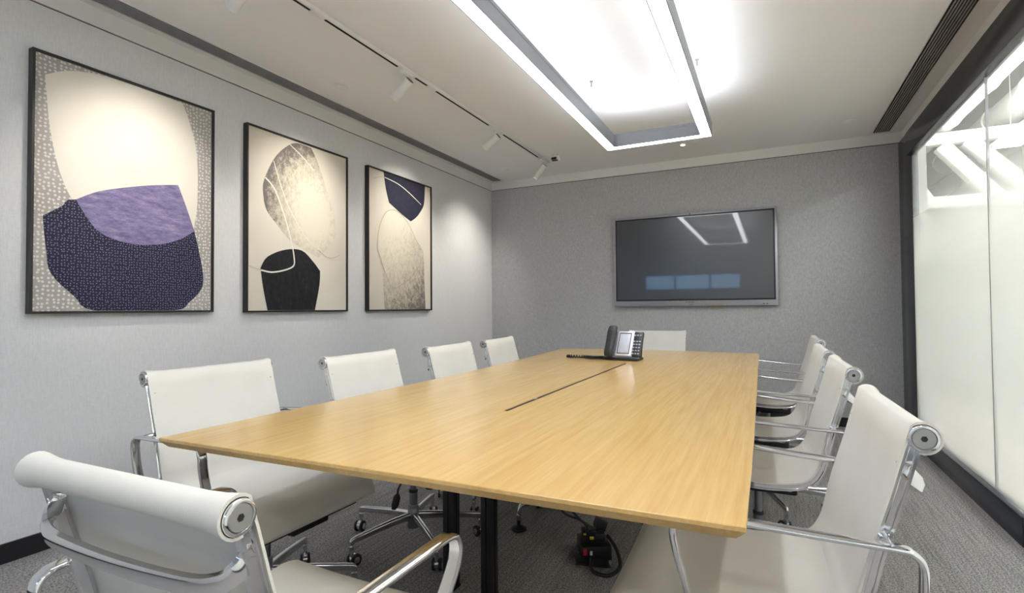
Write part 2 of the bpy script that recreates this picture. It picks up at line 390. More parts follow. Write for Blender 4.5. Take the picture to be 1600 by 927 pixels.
# ------------------------------------------------------------------ conference table
OUT = [(-1.506, .874), (-1.131, .884), (-.747, .897), (-.444, .903), (-.081, .910), (-.038, .912), (-.041, 1.513), (-.053, 2.541),
       (-.072, 4.292), (-.467, 4.352), (-1.0, 4.352), (-1.3, 4.315), (-1.600, 4.20), (-1.533, 3.331), (-1.49, 2.154), (-1.501, 1.384)]
tb = empty('conference_table', (-.8, 2.6, 0), label='long conference table with a light oak top on slim black posts', cat='table')
def tabletop(poly, mit):
    g = G(); c = Vector((sum(p[0] for p in poly)/len(poly), sum(p[1] for p in poly)/len(poly)))
    n = len(poly)
    def inset(d):
        o = []
        for i, p in enumerate(poly):
            a = Vector(poly[i-1]); b = Vector(p); e = Vector(poly[(i+1) % n])
            d1 = (b-a).normalized(); d2 = (e-b).normalized(); n1 = Vector((-d1.y, d1.x)); n2 = Vector((-d2.y, d2.x))
            w1 = 0 if i in mit and (i-1) % n in mit else 1; w2 = 0 if (i in mit and (i+1) % n in mit) else 1
            # offset line intersection, seam edge not inset
            o1, o2 = d*w1, d*w2
            det = n1.x*n2.y-n1.y*n2.x
            if abs(det) < 1e-3: q = b + n1*max(o1, o2)
            else:
                r1 = n1.dot(b)+o1; r2 = n2.dot(b)+o2
                q = Vector(((r1*n2.y-r2*n1.y)/det, (n1.x*r2-n2.x*r1)/det))
            o.append(q)
        return o
    rings = [[(q.x+.8, q.y-2.6, z) for q in inset(d)] for d, z in ((.0015, .740), (0, .7385), (0, .7315), (.016, .7135), (.075, .706))]
    g.ring_skin(rings); return g
near = [OUT[i] for i in range(7)] + [(-.0535, 2.5997)] + [(-1.493, 2.5997), OUT[14], OUT[15]]
far = [(-.0535, 2.6003)] + OUT[8:14] + [(-1.493, 2.6003)]
# counter-clockwise so the inset goes inwards
tabletop(near, {7, 8}).build('tabletop', wood, tb, smooth=25)
tabletop(far, {0, len(far)-1}).build('tabletop', wood, tb, smooth=25)
g = G(); g.box((-.806+.8, (1.597+3.236)/2-2.6, .7405), (.011, 1.64, .0022)); g.build('cable_slot', plain('dark brown slot', (.035, .02, .012), .7), tb, smooth=0)
g = G(); g.box((-.806+.8, 1.85-2.6, .7415), (.005, .03, .001)); g.build('slot_brush', silver, tb, smooth=0)
for x, y in ((-1.132, 1.76), (-.966, 1.765), (-.60, 3.4), (-.434, 3.4)):
    g = G(); s = .047
    sec = [(-s/2, -s/2), (-.004, -s/2), (-.004, -s/2+.006), (.004, -s/2+.006), (.004, -s/2), (s/2, -s/2), (s/2, -.004), (s/2-.006, -.004), (s/2-.006, .004), (s/2, .004), (s/2, s/2), (.004, s/2), (.004, s/2-.006), (-.004, s/2-.006), (-.004, s/2), (-s/2, s/2), (-s/2, .004), (-s/2+.006, .004), (-s/2+.006, -.004), (-s/2, -.004)]
    g.ring_skin([[(x+.8+a, y-2.6+b, z) for a, b in sec] for z in (.004, .68)]); g.box((x+.8, y-2.6, .004), (.054, .054, .008), .002)
    g.build('leg', black, tb, smooth=0)
g = G()
for x in (-1.05, -.5): g.box((x+.8, 0, .686), (.04, 2.7, .038), .003)
for y in (1.3, 1.765, 3.4, 3.9): g.box((0, y-2.6, .686), (1.1, .05, .036), .003)
g.build('underframe', black, tb)
# centre pedestal with splayed chrome feet
g = G(); g.cyl((0, 0, .14), (0, 0, .67), .028); g.cyl((0, 0, .12), (0, 0, .2), .036, bev=.004); g.build('pedestal_column', alu, tb)
for sx in (-1, 1):
    for sy in (-1, 1):
        g = G(); P = smooth_path([(sx*.02, sy*.02, .15), (sx*.16, sy*.13, .145), (sx*.29, sy*.227, .125), (sx*.318, sy*.248, .10), (sx*.32, sy*.25, .05)])
        g.sweep(P, rrect(.026, .020, .006)); l = g.build('foot', alu, tb)
        g = G(); g.cyl((sx*.32, sy*.25, .001), (sx*.32, sy*.25, .012), .038, bev=.003); g.cyl((sx*.32, sy*.25, .012), (sx*.32, sy*.25, .022), .034, r2=.014); g.cyl((sx*.32, sy*.25, .022), (sx*.32, sy*.25, .05), .009); g.build('glide', blackpl, l)

# ------------------------------------------------------------------ chairs
PROF = [(-.306, .868), (-.285, .842), (-.272, .80), (-.256, .74), (-.238, .68), (-.221, .62), (-.207, .56), (-.194, .51), (-.172, .472), (-.135, .450),
        (-.07, .440), (0, .438), (.08, .443), (.15, .451), (.210, .455), (.255, .446), (.281, .424), (.292, .396)]
HW = .255
prof = [p for p in smooth_path([(0, a, b) for a, b in PROF], 4)]
def make_sling(idx, top=False, front=False):
    """one stretch of the sling as a slab; the top winds round its bar"""
    nx = 14; path = [(p.y, p.z) for p in prof[idx[0]:idx[1]+1]]
    def line(x):
        k = (abs(x)/HW); fl = max(0, (k-.70)/.30)**2
        L = list(path)
        if top:
            r = .022 + .006*fl; c = (-.308, .846)
            arc = []
            for i in range(15):
                a = R(-75 - 345*0 + (-20)) + 0
                a = R(285 - (285-52)*i/14)      # from under the bar, round the back, over the top
                arc.append((c[0]+r*math.cos(a), c[1]+r*math.sin(a)))
            L = arc + [q for q in L if q[1] < .838]
        if front:
            r = .017; c = (.276, .386); arc = []
            for i in range(10):
                a = R(20 - 200*i/9); arc.append((c[0]+r*math.cos(a), c[1]+r*math.sin(a)))
            L = L + arc
        sag = .012*(1-k*k)
        out = []
        for i, q in enumerate(L):
            s_ = 0
            if not (top and i < 15) and not (front and i >= len(L)-10): s_ = sag
            if top and i >= 15: s_ *= min(1, (i-14)/8)
            if front: s_ *= max(0, min(1, (len(L)-10-i)/10)) if i < len(L)-10 else 0
            a = Vector(L[min(i+1, len(L)-1)])-Vector(L[max(i-1, 0)]); a.normalize(); nrm = Vector((-a.y, a.x))
            if top and i < 15: s_ = 0
            out.append((Vector(q) - nrm*0 + Vector((-.4*s_, -.6*s_)), nrm))
        return out
    g = G(); th = .0045; F, B = [], []
    for j in range(nx+1):
        x = -HW + 2*HW*j/nx; ln = line(x)
        F.append([g.bm.verts.new((x, q.x+n_.x*th/2, q.y+n_.y*th/2)) for q, n_ in ln]); B.append([g.bm.verts.new((x, q.x-n_.x*th/2, q.y-n_.y*th/2)) for q, n_ in ln])
    m = len(F[0])
    for j in range(nx):
        for i in range(m-1):
            g.bm.faces.new((F[j][i], F[j+1][i], F[j+1][i+1], F[j][i+1])); g.bm.faces.new((B[j][i], B[j][i+1], B[j+1][i+1], B[j+1][i]))
        for i in (0, m-1): g.bm.faces.new((F[j][i], B[j][i], B[j+1][i], F[j+1][i]))
    for j in (0, nx):
        for i in range(m-1): g.bm.faces.new((F[j][i], F[j][i+1], B[j][i+1], B[j][i]))
    return g
def make_chair():
    root = empty('office_chair', (0, 0, 0))
    cut = 31
    make_sling((0, cut), top=True).build('backrest', sling, root, smooth=60)
    make_sling((cut, len(prof)-1), front=True).build('seat', sling, root, smooth=60)
    for s in (-1, 1):
        # side rib behind the sling
        pts = []
        for i in range(3, len(prof)-2, 1):
            t = (prof[i+1]-prof[i-1]).normalized(); n_ = Vector((0, t.z, -t.y)); pts.append(prof[i] - Vector((0, -t.z, t.y))*.0 + n_*-.0)
        P = []
        for i in range(4, len(prof)-3):
            t = (prof[i+1]-prof[i-1]).normalized(); back = Vector((0, t.z, -t.y))   # points behind / below
            P.append(Vector((s*(HW-.010), prof[i].y, prof[i].z)) + back*.0135)
        P = [Vector((s*(HW-.010), -.306, .848))] + P + [Vector((s*(HW-.010), .276, .388))]
        sc = [1]*len(P)
        g = G(); g.sweep(P, [(a, b) for a, b in rrect(.013, .027, .005)], hint=(0, 1, .6) if False else (s*1e-6, -.55, .83)) if False else None
        rings = []
        n = len(P)
        sec = [(.0075, -.012), (.0075, -.007), (.003, -.005), (.003, .004), (.0065, .006), (.0065, .0105), (-.0065, .0105), (-.0065, .006), (-.003, .004), (-.003, -.005), (-.0075, -.007), (-.0075, -.012)]
        for i, p in enumerate(P):
            t = (P[min(i+1, n-1)]-P[max(i-1, 0)]).normalized(); nb = Vector((0, t.z, -t.y))
            rings.append([p + Vector((a, 0, 0)) + nb*(-b) for a, b in sec])
        g = G(); g.ring_skin(rings); g.build('side_rib', chrome, root, smooth=50)
        # end discs of the top and front bars
        x0, x1 = s*(HW-.004), s*(HW+.010)
        def lathe_x(g, prof, cy_, cz_, n=32): g.ring_skin([[(x0+s*a_, cy_+r_*math.cos(2*PI*j/n), cz_+r_*math.sin(2*PI*j/n)) for j in range(n)] for a_, r_ in prof])
        g = G(); lathe_x(g, [(0, .0245), (.007, .0245), (.0088, .0236), (.0095, .0222), (.0095, .0195), (.0082, .0188), (.004, .0185)], -.308, .846)
        g.mi = 1; lathe_x(g, [(.003, .0183), (.0080, .0183), (.0086, .0175), (.0086, .0055)], -.308, .846)
        g.mi = 2; lathe_x(g, [(.004, .0056), (.0088, .0056)], -.308, .846, 6)
        g.build('end_cap', [chrome, capm, blackpl], root, smooth=28)
        g = G(); lathe_x(g, [(0, .018), (.007, .018), (.009, .0165), (.009, .008)], .276, .386, 24); g.build('end_cap', chrome, root, smooth=30)
        # armrest loop
        A = smooth_path([(s*.250, -.165, .438), (s*.262, -.232, .448), (s*.273, -.276, .480), (s*.281, -.291, .535), (s*.286, -.296, .595), (s*.288, -.294, .632), (s*.288, -.281, .648), (s*.289, -.255, .654),
                         (s*.300, -.12, .661), (s*.316, .02, .672), (s*.323, .085, .676), (s*.325, .112, .667), (s*.324, .124, .642), (s*.318, .120, .600), (s*.294, .104, .520), (s*.270, .095, .466), (s*.250, .09, .440)], 6)
        g = G(); g.sweep(A, rrect(.012, .030, .0055, 4), hint=(s*1., .02, .05))
        g.cyl((s*.247, -.2455, .656), (s*.288, -.2455, .654), .008, 14)
        g.build('armrest', chrome, root, smooth=50)
    # rear spreader bowed behind the back
    P = smooth_path([(-.243, -.282, .800), (-.243, -.286, .780), (-.236, -.300, .764), (-.215, -.311, .752), (-.16, -.319, .745), (0, -.323, .742), (.16, -.319, .745), (.215, -.311, .752), (.236, -.300, .764), (.243, -.286, .780), (.243, -.282, .800)], 6)
    g = G(); g.sweep(P, [(-.006, -.016), (.003, -.014), (.007, 0), (.004, .011), (-.003, .014), (-.008, .009), (-.009, -.005)], hint=(0, 0, 1))
    g.build('back_spreader', chrome, root, smooth=50)
    # seat cross bars
    g = G()
    for y, z in ((-.10, .415), (.12, .415)):
        g.sweep(smooth_path([(-.247, y, z+.008), (-.18, y, z-.012), (0, y, z-.022), (.18, y, z-.012), (.247, y, z+.008)], 5), rrect(.03, .012, .004))
    g.build('seat_spreader', alu, root, smooth=40)
    g = G(); g.box((0, .01, .368), (.15, .30, .045), .008); g.box((0, .225, .356), (.44, .030, .034), .006); g.box((0, .18, .345), (.16, .11, .045), .006)
    g.build('tilt_mechanism', blackpl, root)
    g = G(); g.tube(smooth_path([(.06, .06, .358), (.17, .075, .352), (.235, .09, .335), (.26, .10, .31)], 4), .0045, 8)
    g.sweep([(.255, .098, .317), (.262, .10, .305), (.285, .108, .283), (.30, .112, .272)], rrect(.030, .014, .005), scale=[.5, 1, 1, .6]); g.build('tilt_lever', blackpl, root)
    g = G(); g.tube([(-.06, .04, .362), (-.16, .06, .362), (-.235, .075, .356)], .005, 8); g.box((-.25, .078, .354), (.05, .022, .010), .003); g.build('height_lever', chrome, root)
    # column
    g = G(); g.cyl((0, 0, .235), (0, 0, .355), .014); g.mi = 1; g.cyl((0, 0, .232), (0, 0, .245), .021, bev=.002); g.mi = 0
    g.cyl((0, 0, .16), (0, 0, .233), .0195); g.cyl((0, 0, .07), (0, 0, .165), .027, r2=.0255, bev=.003); g.cyl((0, 0, .155), (0, 0, .18), .0255, bev=.003)
    g.build('gas_column', [satin, blackpl], root)
    for k in range(5):
        g = G(); P = smooth_path([(.020, 0, .125), (.12, 0, .122), (.24, 0, .112), (.300, 0, .106), (.312, 0, .103), (.315, 0, .094), (.315, 0, .062)], 5)
        n = len(P); sc = [1.0 - .42*min(1, i/(n*.75)) for i in range(n)]
        g.sweep(P, [(a, b) for a, b in rrect(.024, .036, .009)], scale=sc)
        leg = g.build('leg', alu, root, smooth=50); leg.rotation_euler = (0, 0, R(52+72*k))
        c = G(); a = random.uniform(0, PI)
        dx, dy = math.cos(a), math.sin(a)
        cx, cy = .315-dy*.012, dx*.012
        for s in (-1, 1): c.cyl((cx+dx*s*.008, cy+dy*s*.008, .0255), (cx+dx*s*.020, cy+dy*s*.020, .0255), .0255, 22, bev=.003)
        c.mi = 1; c.cyl((cx-dx*.008, cy-dy*.008, .028), (cx+dx*.008, cy+dy*.008, .028), .021, 20); c.cyl((.315, 0, .04), (.315, 0, .064), .0085, 12)
        for s in (-1, 1): c.cyl((cx+dx*s*.019, cy+dy*s*.019, .0255), (cx+dx*s*.0225, cy+dy*s*.0225, .0255), .014, 16, bev=.001)
        c.build('caster', [blackpl, chrome], leg, smooth=40)
    return root
def fwd(a): return Vector((-math.sin(a), math.cos(a)))
CH = [ # roll centre x, y, heading, seat drop, base turn, label
 (-1.991, 1.358, -1.575, 0, 6, 'off-white mesh armchair on the picture side, nearest of its row to the camera', 'L'),
 (-1.817, 2.010, -1.535, 0, 0, 'off-white mesh armchair second along the picture side, star base visible under the table', 'L'),
 (-1.745, 2.690, -1.520, 0, 24, 'off-white mesh armchair third along the picture side of the table', 'L'),
 (-1.765, 3.372, -1.490, 0, 12, 'off-white mesh armchair at the far end of the picture side, nearest the dark wall', 'L'),
 (.240, 1.442, 1.600, 0, 10, 'off-white mesh armchair on the glass-wall side, nearest of its row to the camera', 'R'),
 (.254, 2.418, 1.590, 0, 33, 'off-white mesh armchair second along the glass-wall side of the table', 'R'),
 (.249, 3.183, 1.590, 0, 5, 'off-white mesh armchair third along the glass-wall side of the table', 'R'),
 (.289, 4.145, 1.585, 0, 50, 'off-white mesh armchair farthest along the glass-wall side of the table', 'R'),
 (-.935, 4.965, 3.16, 0, 15, 'off-white mesh armchair at the far end of the table below the wall screen', 'E'),
 (-.885, .463, .015, -.030, 12, 'off-white mesh armchair seen from behind at the near end of the table', 'E'),
]
proto = make_chair()
for i, (x, y, a, dz, bt, lab, side) in enumerate(CH):
    o = proto if i == 0 else copy_tree(proto)
    f = fwd(a)
    o.location = (x + f.x*.308, y + f.y*.308, 0); o.rotation_euler = (0, 0, a)
    o['label'] = lab; o['category'] = 'chair'; o['group'] = 'mesh armchairs around the conference table'
CHAIRS = [o for o in COL.objects if o.name.startswith('office_chair')]
for o, (x, y, a, dz, bt, lab, side) in zip(CHAIRS, CH):
    for c in kids(o):
        if c.name.startswith('leg'): c.rotation_euler.z += R(bt)
        elif not c.name.startswith('gas'): c.location.z += dz

# ------------------------------------------------------------------ pictures
XC = XL + .030
def mk_paint(name, stops, scale=(6, 6, 6), det=6, rough=.7):
    m, t, b = nt(name); n = noise(t, coords(t, scale), 1, det, rough)
    t.links.new(ramp(t, n, stops), b.inputs['Base Color']); b.inputs['Roughness'].default_value = .6; b.inputs['Specular IOR Level'].default_value = .2
    return m
def mk_dots(name, base, dot, scale, r=.32):
    m, t, b = nt(name); v = coords(t, (1, 1, 1))
    sx = N(t, 'ShaderNodeSeparateXYZ'); t.links.new(v, sx.inputs[0]); cx = N(t, 'ShaderNodeCombineXYZ'); t.links.new(sx.outputs[1], cx.inputs[0]); t.links.new(sx.outputs[2], cx.inputs[1]); v = cx.outputs[0]
    vo = N(t, 'ShaderNodeTexVoronoi', voronoi_dimensions='2D'); vo.inputs['Scale'].default_value = scale; vo.inputs['Randomness'].default_value = .5; t.links.new(v, vo.inputs['Vector'])
    n = noise(t, coords(t, (5, 5, 5)), 1, 4)
    th = ramp(t, vo.outputs['Distance'], [(r, (1,)*3), (r+.06, (0,)*3)])
    bb = mixc(t, n, tuple(x*.8 for x in base), tuple(x*1.2 for x in base))
    t.links.new(mixc(t, th, bb, dot), b.inputs['Base Color']); b.inputs['Roughness'].default_value = .6; b.inputs['Specular IOR Level'].default_value = .2
    return m
cream = mk_paint('cream paint', [(.3, (.74, .70, .62)), (.7, (.79, .755, .68))], (2, 2, 2), 2)
cream2 = mk_paint('warm cream ground', [(.3, (.66, .61, .525)), (.7, (.73, .68, .60))], (2, 2, 2), 2)
greydots = mk_dots('grey ground with pale dots', (.40, .375, .36), (.68, .66, .62), 52, .25)
navydots = mk_dots('navy with pale dots', (.022, .020, .045), (.17, .17, .27), 76, .20)
purple = mk_paint('violet brushwork', [(.33, (.07, .06, .13)), (.45, (.17, .145, .29)), (.55, (.25, .215, .37)), (.68, (.44, .39, .50))], (9, 13, 48), 10, .85)
blackp = mk_paint('scratched black paint', [(.4, (.010, .010, .012)), (.58, (.022, .022, .026)), (.7, (.10, .10, .11))], (30, 34, 18), 9, .9)
navyp = mk_paint('scratched navy paint', [(.3, (.016, .017, .032)), (.6, (.03, .032, .055)), (.72, (.14, .14, .18))], (30, 34, 30), 9, .9)
def mk_stone(name, cy, cz, ry, rz, up_only=False):
    m, t, b = nt(name); c = N(t, 'ShaderNodeTexCoord'); sp = N(t, 'ShaderNodeSeparateXYZ'); t.links.new(c.outputs['Object'], sp.inputs[0])
    mp = N(t, 'ShaderNodeMapping'); mp.inputs['Location'].default_value = (0, -cy/ry, -cz/rz); mp.inputs['Scale'].default_value = (0, 1/ry, 1/rz); t.links.new(c.outputs['Object'], mp.inputs[0])
    ln = N(t, 'ShaderNodeVectorMath', operation='LENGTH'); t.links.new(mp.outputs[0], ln.inputs[0])
    n = noise(t, coords(t, (16, 20, 15)), 1.6, 10, .9); a = N(t, 'ShaderNodeMath', operation='MULTIPLY_ADD'); a.inputs[1].default_value = 2.2; a.inputs[2].default_value = -1.1
    t.links.new(n, a.inputs[0]); s_ = N(t, 'ShaderNodeMath', operation='ADD'); t.links.new(a.outputs[0], s_.inputs[0]); t.links.new(ln.outputs['Value'], s_.inputs[1])
    t.links.new(ramp(t, s_.outputs[0], [(.35, (.72, .67, .56)), (.75, (.50, .455, .37)), (1.0, (.17, .15, .145))]), b.inputs['Base Color'])
    b.inputs['Roughness'].default_value = .6; b.inputs['Specular IOR Level'].default_value = .2; return m
stone = mk_stone('mottled stone paint', .12, 0.08, .42, .52)
stone2 = mk_stone('pale stone paint', -.28, .34, .95, 1.15)
linep = plain('pale line paint', (.76, .74, .68), .6); lined = plain('grey line paint', (.36, .31, .27), .6)
def picture(y0, y1, z0, z1, layers, lab):
    """layers: (material, outline or path, width)"""
    cy, cz = (y0+y1)/2, (z0+z1)/2
    p = empty('framed_picture', (XL, cy, cz), label=lab, cat='picture', group='abstract pictures on the left wall')
    hy, hz, f, d = (y1-y0)/2, (z1-z0)/2, .011, .040
    g = G()
    for s in (-1, 1):
        g.box((d/2, s*(hy-f/2), 0), (d, f, 2*hz), .0012); g.box((d/2, 0, s*(hz-f/2)), (d, 2*hy-2*f, f), .0012)
    g.build('frame', blackframe, p, smooth=0)
    g = G(); g.box((.014, 0, 0), (.026, 2*hy-2*f, 2*hz-2*f)); mats = [layers[0][0]]; off = .0272
    for m, pts, wd in layers[1:]:
        g.mi = len(mats); mats.append(m); off += .0004
        cl = lambda a, h: max(-h+f+.001, min(h-f-.001, a))
        if wd:
            P = smooth_path([(0, y-cy, z-cz) for y, z in pts], 8); n = len(P); L, Rr = [], []
            for i, q in enumerate(P):
                t = (P[min(i+1, n-1)]-P[max(i-1, 0)]).normalized(); nn = Vector((0, -t.z, t.y)); L.append(q+nn*wd/2); Rr.append(q-nn*wd/2)
            for i in range(n-1):
                vs = [g.bm.verts.new((off, cl(v.y, hy), cl(v.z, hz))) for v in (L[i], L[i+1], Rr[i+1], Rr[i])]
                try: g.bm.faces.new(vs).material_index = g.mi
                except Exception: pass
        else:
            P = [Vector((0, cl(y-cy, hy), cl(z-cz, hz))) for y, z in pts]
            nP = len(P); cor = [i for i in range(nP) if (P[i]-P[i-1]).length > 0 and (P[i]-P[i-1]).angle(P[(i+1) % nP]-P[i]) > R(42)]
            if cor:
                Q = []
                for a_, b_ in zip(cor, cor[1:]+[cor[0]+nP]):
                    Q += smooth_path([P[k % nP] for k in range(a_, b_+1)], 4)[:-1]
            else: Q = smooth_path(P, 4, True)
            Q = [Vector((0, cl(q.y, hy), cl(q.z, hz))) for q in Q]
            U = [q for k, q in enumerate(Q) if (q-Q[k-1]).length > 1e-4]
            ce = g.bm.verts.new((off, sum(q.y for q in U)/len(U), sum(q.z for q in U)/len(U)))
            vs = [g.bm.verts.new((off, q.y, q.z)) for q in U]
            for k in range(len(vs)): g.bm.faces.new((ce, vs[k-1], vs[k])).material_index = g.mi
    c = g.build('canvas', mats, p, smooth=0)
    return p
a1_dark = [(1.332, 1.622), (1.60, 1.605), (1.80, 1.58), (1.909, 1.545), (1.943, 1.405), (1.964, 1.28), (1.95, 1.207), (1.881, 1.134), (1.803, 1.085), (1.42, 1.085), (1.33, 1.16), (1.238, 1.265), (1.22, 1.371), (1.207, 1.511), (1.218, 1.534), (1.277, 1.58)]
a1_cream = [(1.208, 2.175), (1.30, 2.23), (1.436, 2.262), (1.62, 2.267), (1.838, 2.262), (1.878, 2.166), (1.915, 2.033), (1.927, 1.891), (1.925, 1.692), (1.905, 1.545), (1.815, 1.50), (1.568, 1.46), (1.40, 1.53), (1.323, 1.613), (1.282, 1.698), (1.251, 1.807), (1.226, 1.959), (1.215, 2.085)]
a1_pur = [(1.332, 1.622), (1.428, 1.68), (1.568, 1.73), (1.69, 1.765), (1.815, 1.792), (1.86, 1.68), (1.909, 1.545), (1.835, 1.492), (1.725, 1.45), (1.586, 1.435), (1.457, 1.464), (1.39, 1.524)]
picture(1.158, 2.022, 1.078, 2.280, [(greydots, 0, 0), (cream, a1_cream, 0), (navydots, a1_dark, 0), (purple, a1_pur, 0)],
        'nearest framed abstract, cream shape over a violet and navy dotted bowl')
a2_stone = [(2.634, 2.259), (2.769, 2.26), (2.835, 2.16), (2.911, 1.995), (2.989, 1.809), (3.007, 1.651), (2.96, 1.58), (2.9, 1.522), (2.832, 1.467), (2.713, 1.512), (2.579, 1.568), (2.47, 1.667), (2.391, 1.751), (2.366, 1.856), (2.374, 1.945), (2.451, 2.103), (2.54, 2.202)]
a2_black = [(2.542, 1.499), (2.684, 1.507), (2.784, 1.439), (2.853, 1.371), (2.847, 1.265), (2.805, 1.075), (2.62, 1.07), (2.402, 1.075), (2.368, 1.234), (2.348, 1.362), (2.401, 1.439)]
picture(2.240, 3.128, 1.073, 2.281, [(cream2, 0, 0), (stone, a2_stone, 0), (blackp, a2_black, 0),
        (linep, [(2.382, 1.961), (2.451, 1.902), (2.514, 1.779), (2.564, 1.65), (2.597, 1.547), (2.616, 1.457), (2.613, 1.395), (2.542, 1.36), (2.436, 1.339), (2.351, 1.348)], .010),
        (linep, [(2.447, 2.087), (2.495, 1.956), (2.559, 1.817), (2.635, 1.706), (2.733, 1.594), (2.836, 1.524)], .006), (linep, [(2.577, 2.235), (2.692, 2.172), (2.794, 2.101)], .006),
        (lined, [(2.351, 1.348), (2.30, 1.358), (2.254, 1.373)], .003), (lined, [(2.836, 1.524), (2.9, 1.485), (2.944, 1.476), (3.0, 1.485), (3.046, 1.507)], .003)],
        'middle framed abstract, pale mottled stone shape above a black pot shape')
a3_navy = [(3.565, 2.27), (3.85, 2.28), (4.17, 2.27), (4.155, 2.098), (4.09, 2.003), (4.02, 1.94), (3.945, 1.897), (3.822, 1.939), (3.637, 2.017), (3.593, 2.134)]
a3_stone = [(3.593, 1.923), (3.728, 1.96), (3.853, 1.904), (3.985, 1.779), (4.137, 1.597), (4.157, 1.333), (4.175, 1.075), (3.9, 1.07), (3.576, 1.075), (3.548, 1.385), (3.478, 1.605), (3.464, 1.771)]
picture(3.360, 4.270, 1.073, 2.281, [(cream2, 0, 0), (stone2, a3_stone, 0), (navyp, a3_navy, 0),
        (linep, [(3.579, 2.227), (3.76, 2.207), (3.92, 2.159), (4.108, 2.08)], .007),
        (lined, [(3.438, 2.186), (3.51, 2.215), (3.579, 2.227)], .003),
        (lined, [(3.478, 1.605), (3.506, 1.777), (3.593, 1.923), (3.728, 1.96), (3.886, 1.889), (4.02, 1.74), (4.137, 1.597), (3.983, 1.409), (3.819, 1.31), (3.68, 1.276), (3.591, 1.387), (3.478, 1.605)], .005)],
        'farthest framed abstract, navy shape at its top and a thin looping line')

# ------------------------------------------------------------------ wall screen
tv = empty('wall_display', (-.700, D, 1.565), label='large wall-mounted touch screen with a silver bezel on the dark grey wall', cat='screen')
W2, H2 = .778, .468
g = G(); g.box((0, -.048, 0), (2*W2, .045, 2*H2), .006)
tvb = g.build('housing', silver, tv)
g = G(); sz0, sz1 = -H2+.055, H2-.022
g.box((0, -.0722, (sz0+sz1)/2), (2*W2-.040, .004, sz1-sz0), .001); g.build('inner_border', blackpl, tv)
g = G(); g.box((0, -.0740, (sz0+sz1)/2), (2*W2-.068, .002, sz1-sz0-.028)); g.build('screen', screen, tv, smooth=0)
g = G(); g.box((0, -.012, .0), (.9, .024, .5), .003); g.build('wall_bracket', black, tv)
g = G(); g.cyl((0, -.070, H2-.011), (0, -.0735, H2-.011), .006, 16); g.build('camera_lens', blackpl, tv)
g = G()
for s in (-1, 1):
    for k in range(34): g.box((s*.52 + (k-17)*.0055, -.0712, -H2+.020), (.0028, .002, .010))
g.build('speaker_grille', greyvent, tv, smooth=0)
g = G()
for k, wd in enumerate((.010, .006, .010, .008, .010, .007)): g.box((-.045+k*.014, -.0712, -H2+.040), (wd, .002, .007))
g.build('maker_mark', darkpl, tv, smooth=0)
g = G()
for k in range(2): g.box((.655+k*.03, -.0712, -H2+.018), (.014, .002, .007), .0005)
g.box((.0, -.0712, -H2+.018), (.006, .002, .006)).box((.016, -.0712, -H2+.018), (.006, .002, .006)).box((-.016, -.0712, -H2+.018), (.006, .002, .006))
g.build('port_row', blackpl, tv, smooth=0)
g = G(); g.tube(smooth_path([(.15, -.035, -H2+.01), (.18, -.036, -H2-.006), (.235, -.037, -H2-.014), (.29, -.036, -H2-.008), (.32, -.035, -H2+.01)], 6), .0035, 8)
c = g.build('network_cable', plain('yellow cable', (.55, .50, .03), .5), tv)

# ------------------------------------------------------------------ rectangular ring pendant lamp
LX0, LX1, LY0, LY1, LZ = -1.078, -.336, .35, 3.868, 2.272
lamp = empty('pendant_lamp', ((LX0+LX1)/2, (LY0+LY1)/2, LZ), label='glowing rectangular ring lamp hung on wires above the table', cat='lamp')
cx, cy = (LX0+LX1)/2, (LY0+LY1)/2; hx, hy = (LX1-LX0)/2, (LY1-LY0)/2; bw, bh = .072, .092
def ring(g, o, i_, z0, z1):
    A = [(-hx+o, -hy+o), (hx-o, -hy+o), (hx-o, hy-o), (-hx+o, hy-o)]; B = [(-hx+i_, -hy+i_), (hx-i_, -hy+i_), (hx-i_, hy-i_), (-hx+i_, hy-i_)]
    v = {}
    for nm, P in (('A', A), ('B', B)):
        for z, zz in (('0', z0), ('1', z1)): v[nm+z] = [g.bm.verts.new((x, y, zz)) for x, y in P]
    for j in range(4):
        k = (j+1) % 4
        for q in ((v['A0'][j], v['A0'][k], v['A1'][k], v['A1'][j]), (v['B0'][k], v['B0'][j], v['B1'][j], v['B1'][k]),
                  (v['A1'][j], v['A1'][k], v['B1'][k], v['B1'][j]), (v['A0'][k], v['A0'][j], v['B0'][j], v['B0'][k])): g.bm.faces.new(q)
g = G(); ring(g, 0, .004, -.002, bh); ring(g, bw-.004, bw, -.002, bh); ring(g, .004, bw-.004, .012, bh-.016); ring(g, bw-.0005, bw+.001, bh-.020, bh-.016)
g.build('housing', lampgrey, lamp, smooth=0)
g = G(); ring(g, .0042, bw-.0042, 0, .006); g.build('lower_diffuser', lampd, lamp, smooth=0)
g = G(); ring(g, .010, bw-.010, bh-.012, bh-.004); g.build('upper_diffuser', lampu, lamp, smooth=0)
for sx in (-1, 1):
    for yy in (3.36, 1.95, .75):
        x, y = sx*(hx-bw/2), yy-cy
        g = G(); g.cyl((x, y, bh-.01), (x, y, CZ-LZ), .0012, 6); g.cyl((x, y, CZ-LZ-.006), (x, y, CZ-LZ), .012, 14); g.cyl((x, y, CZ-LZ-.04), (x, y, CZ-LZ-.006), .005, 10)
        g.build('suspension_wire', satin, lamp)

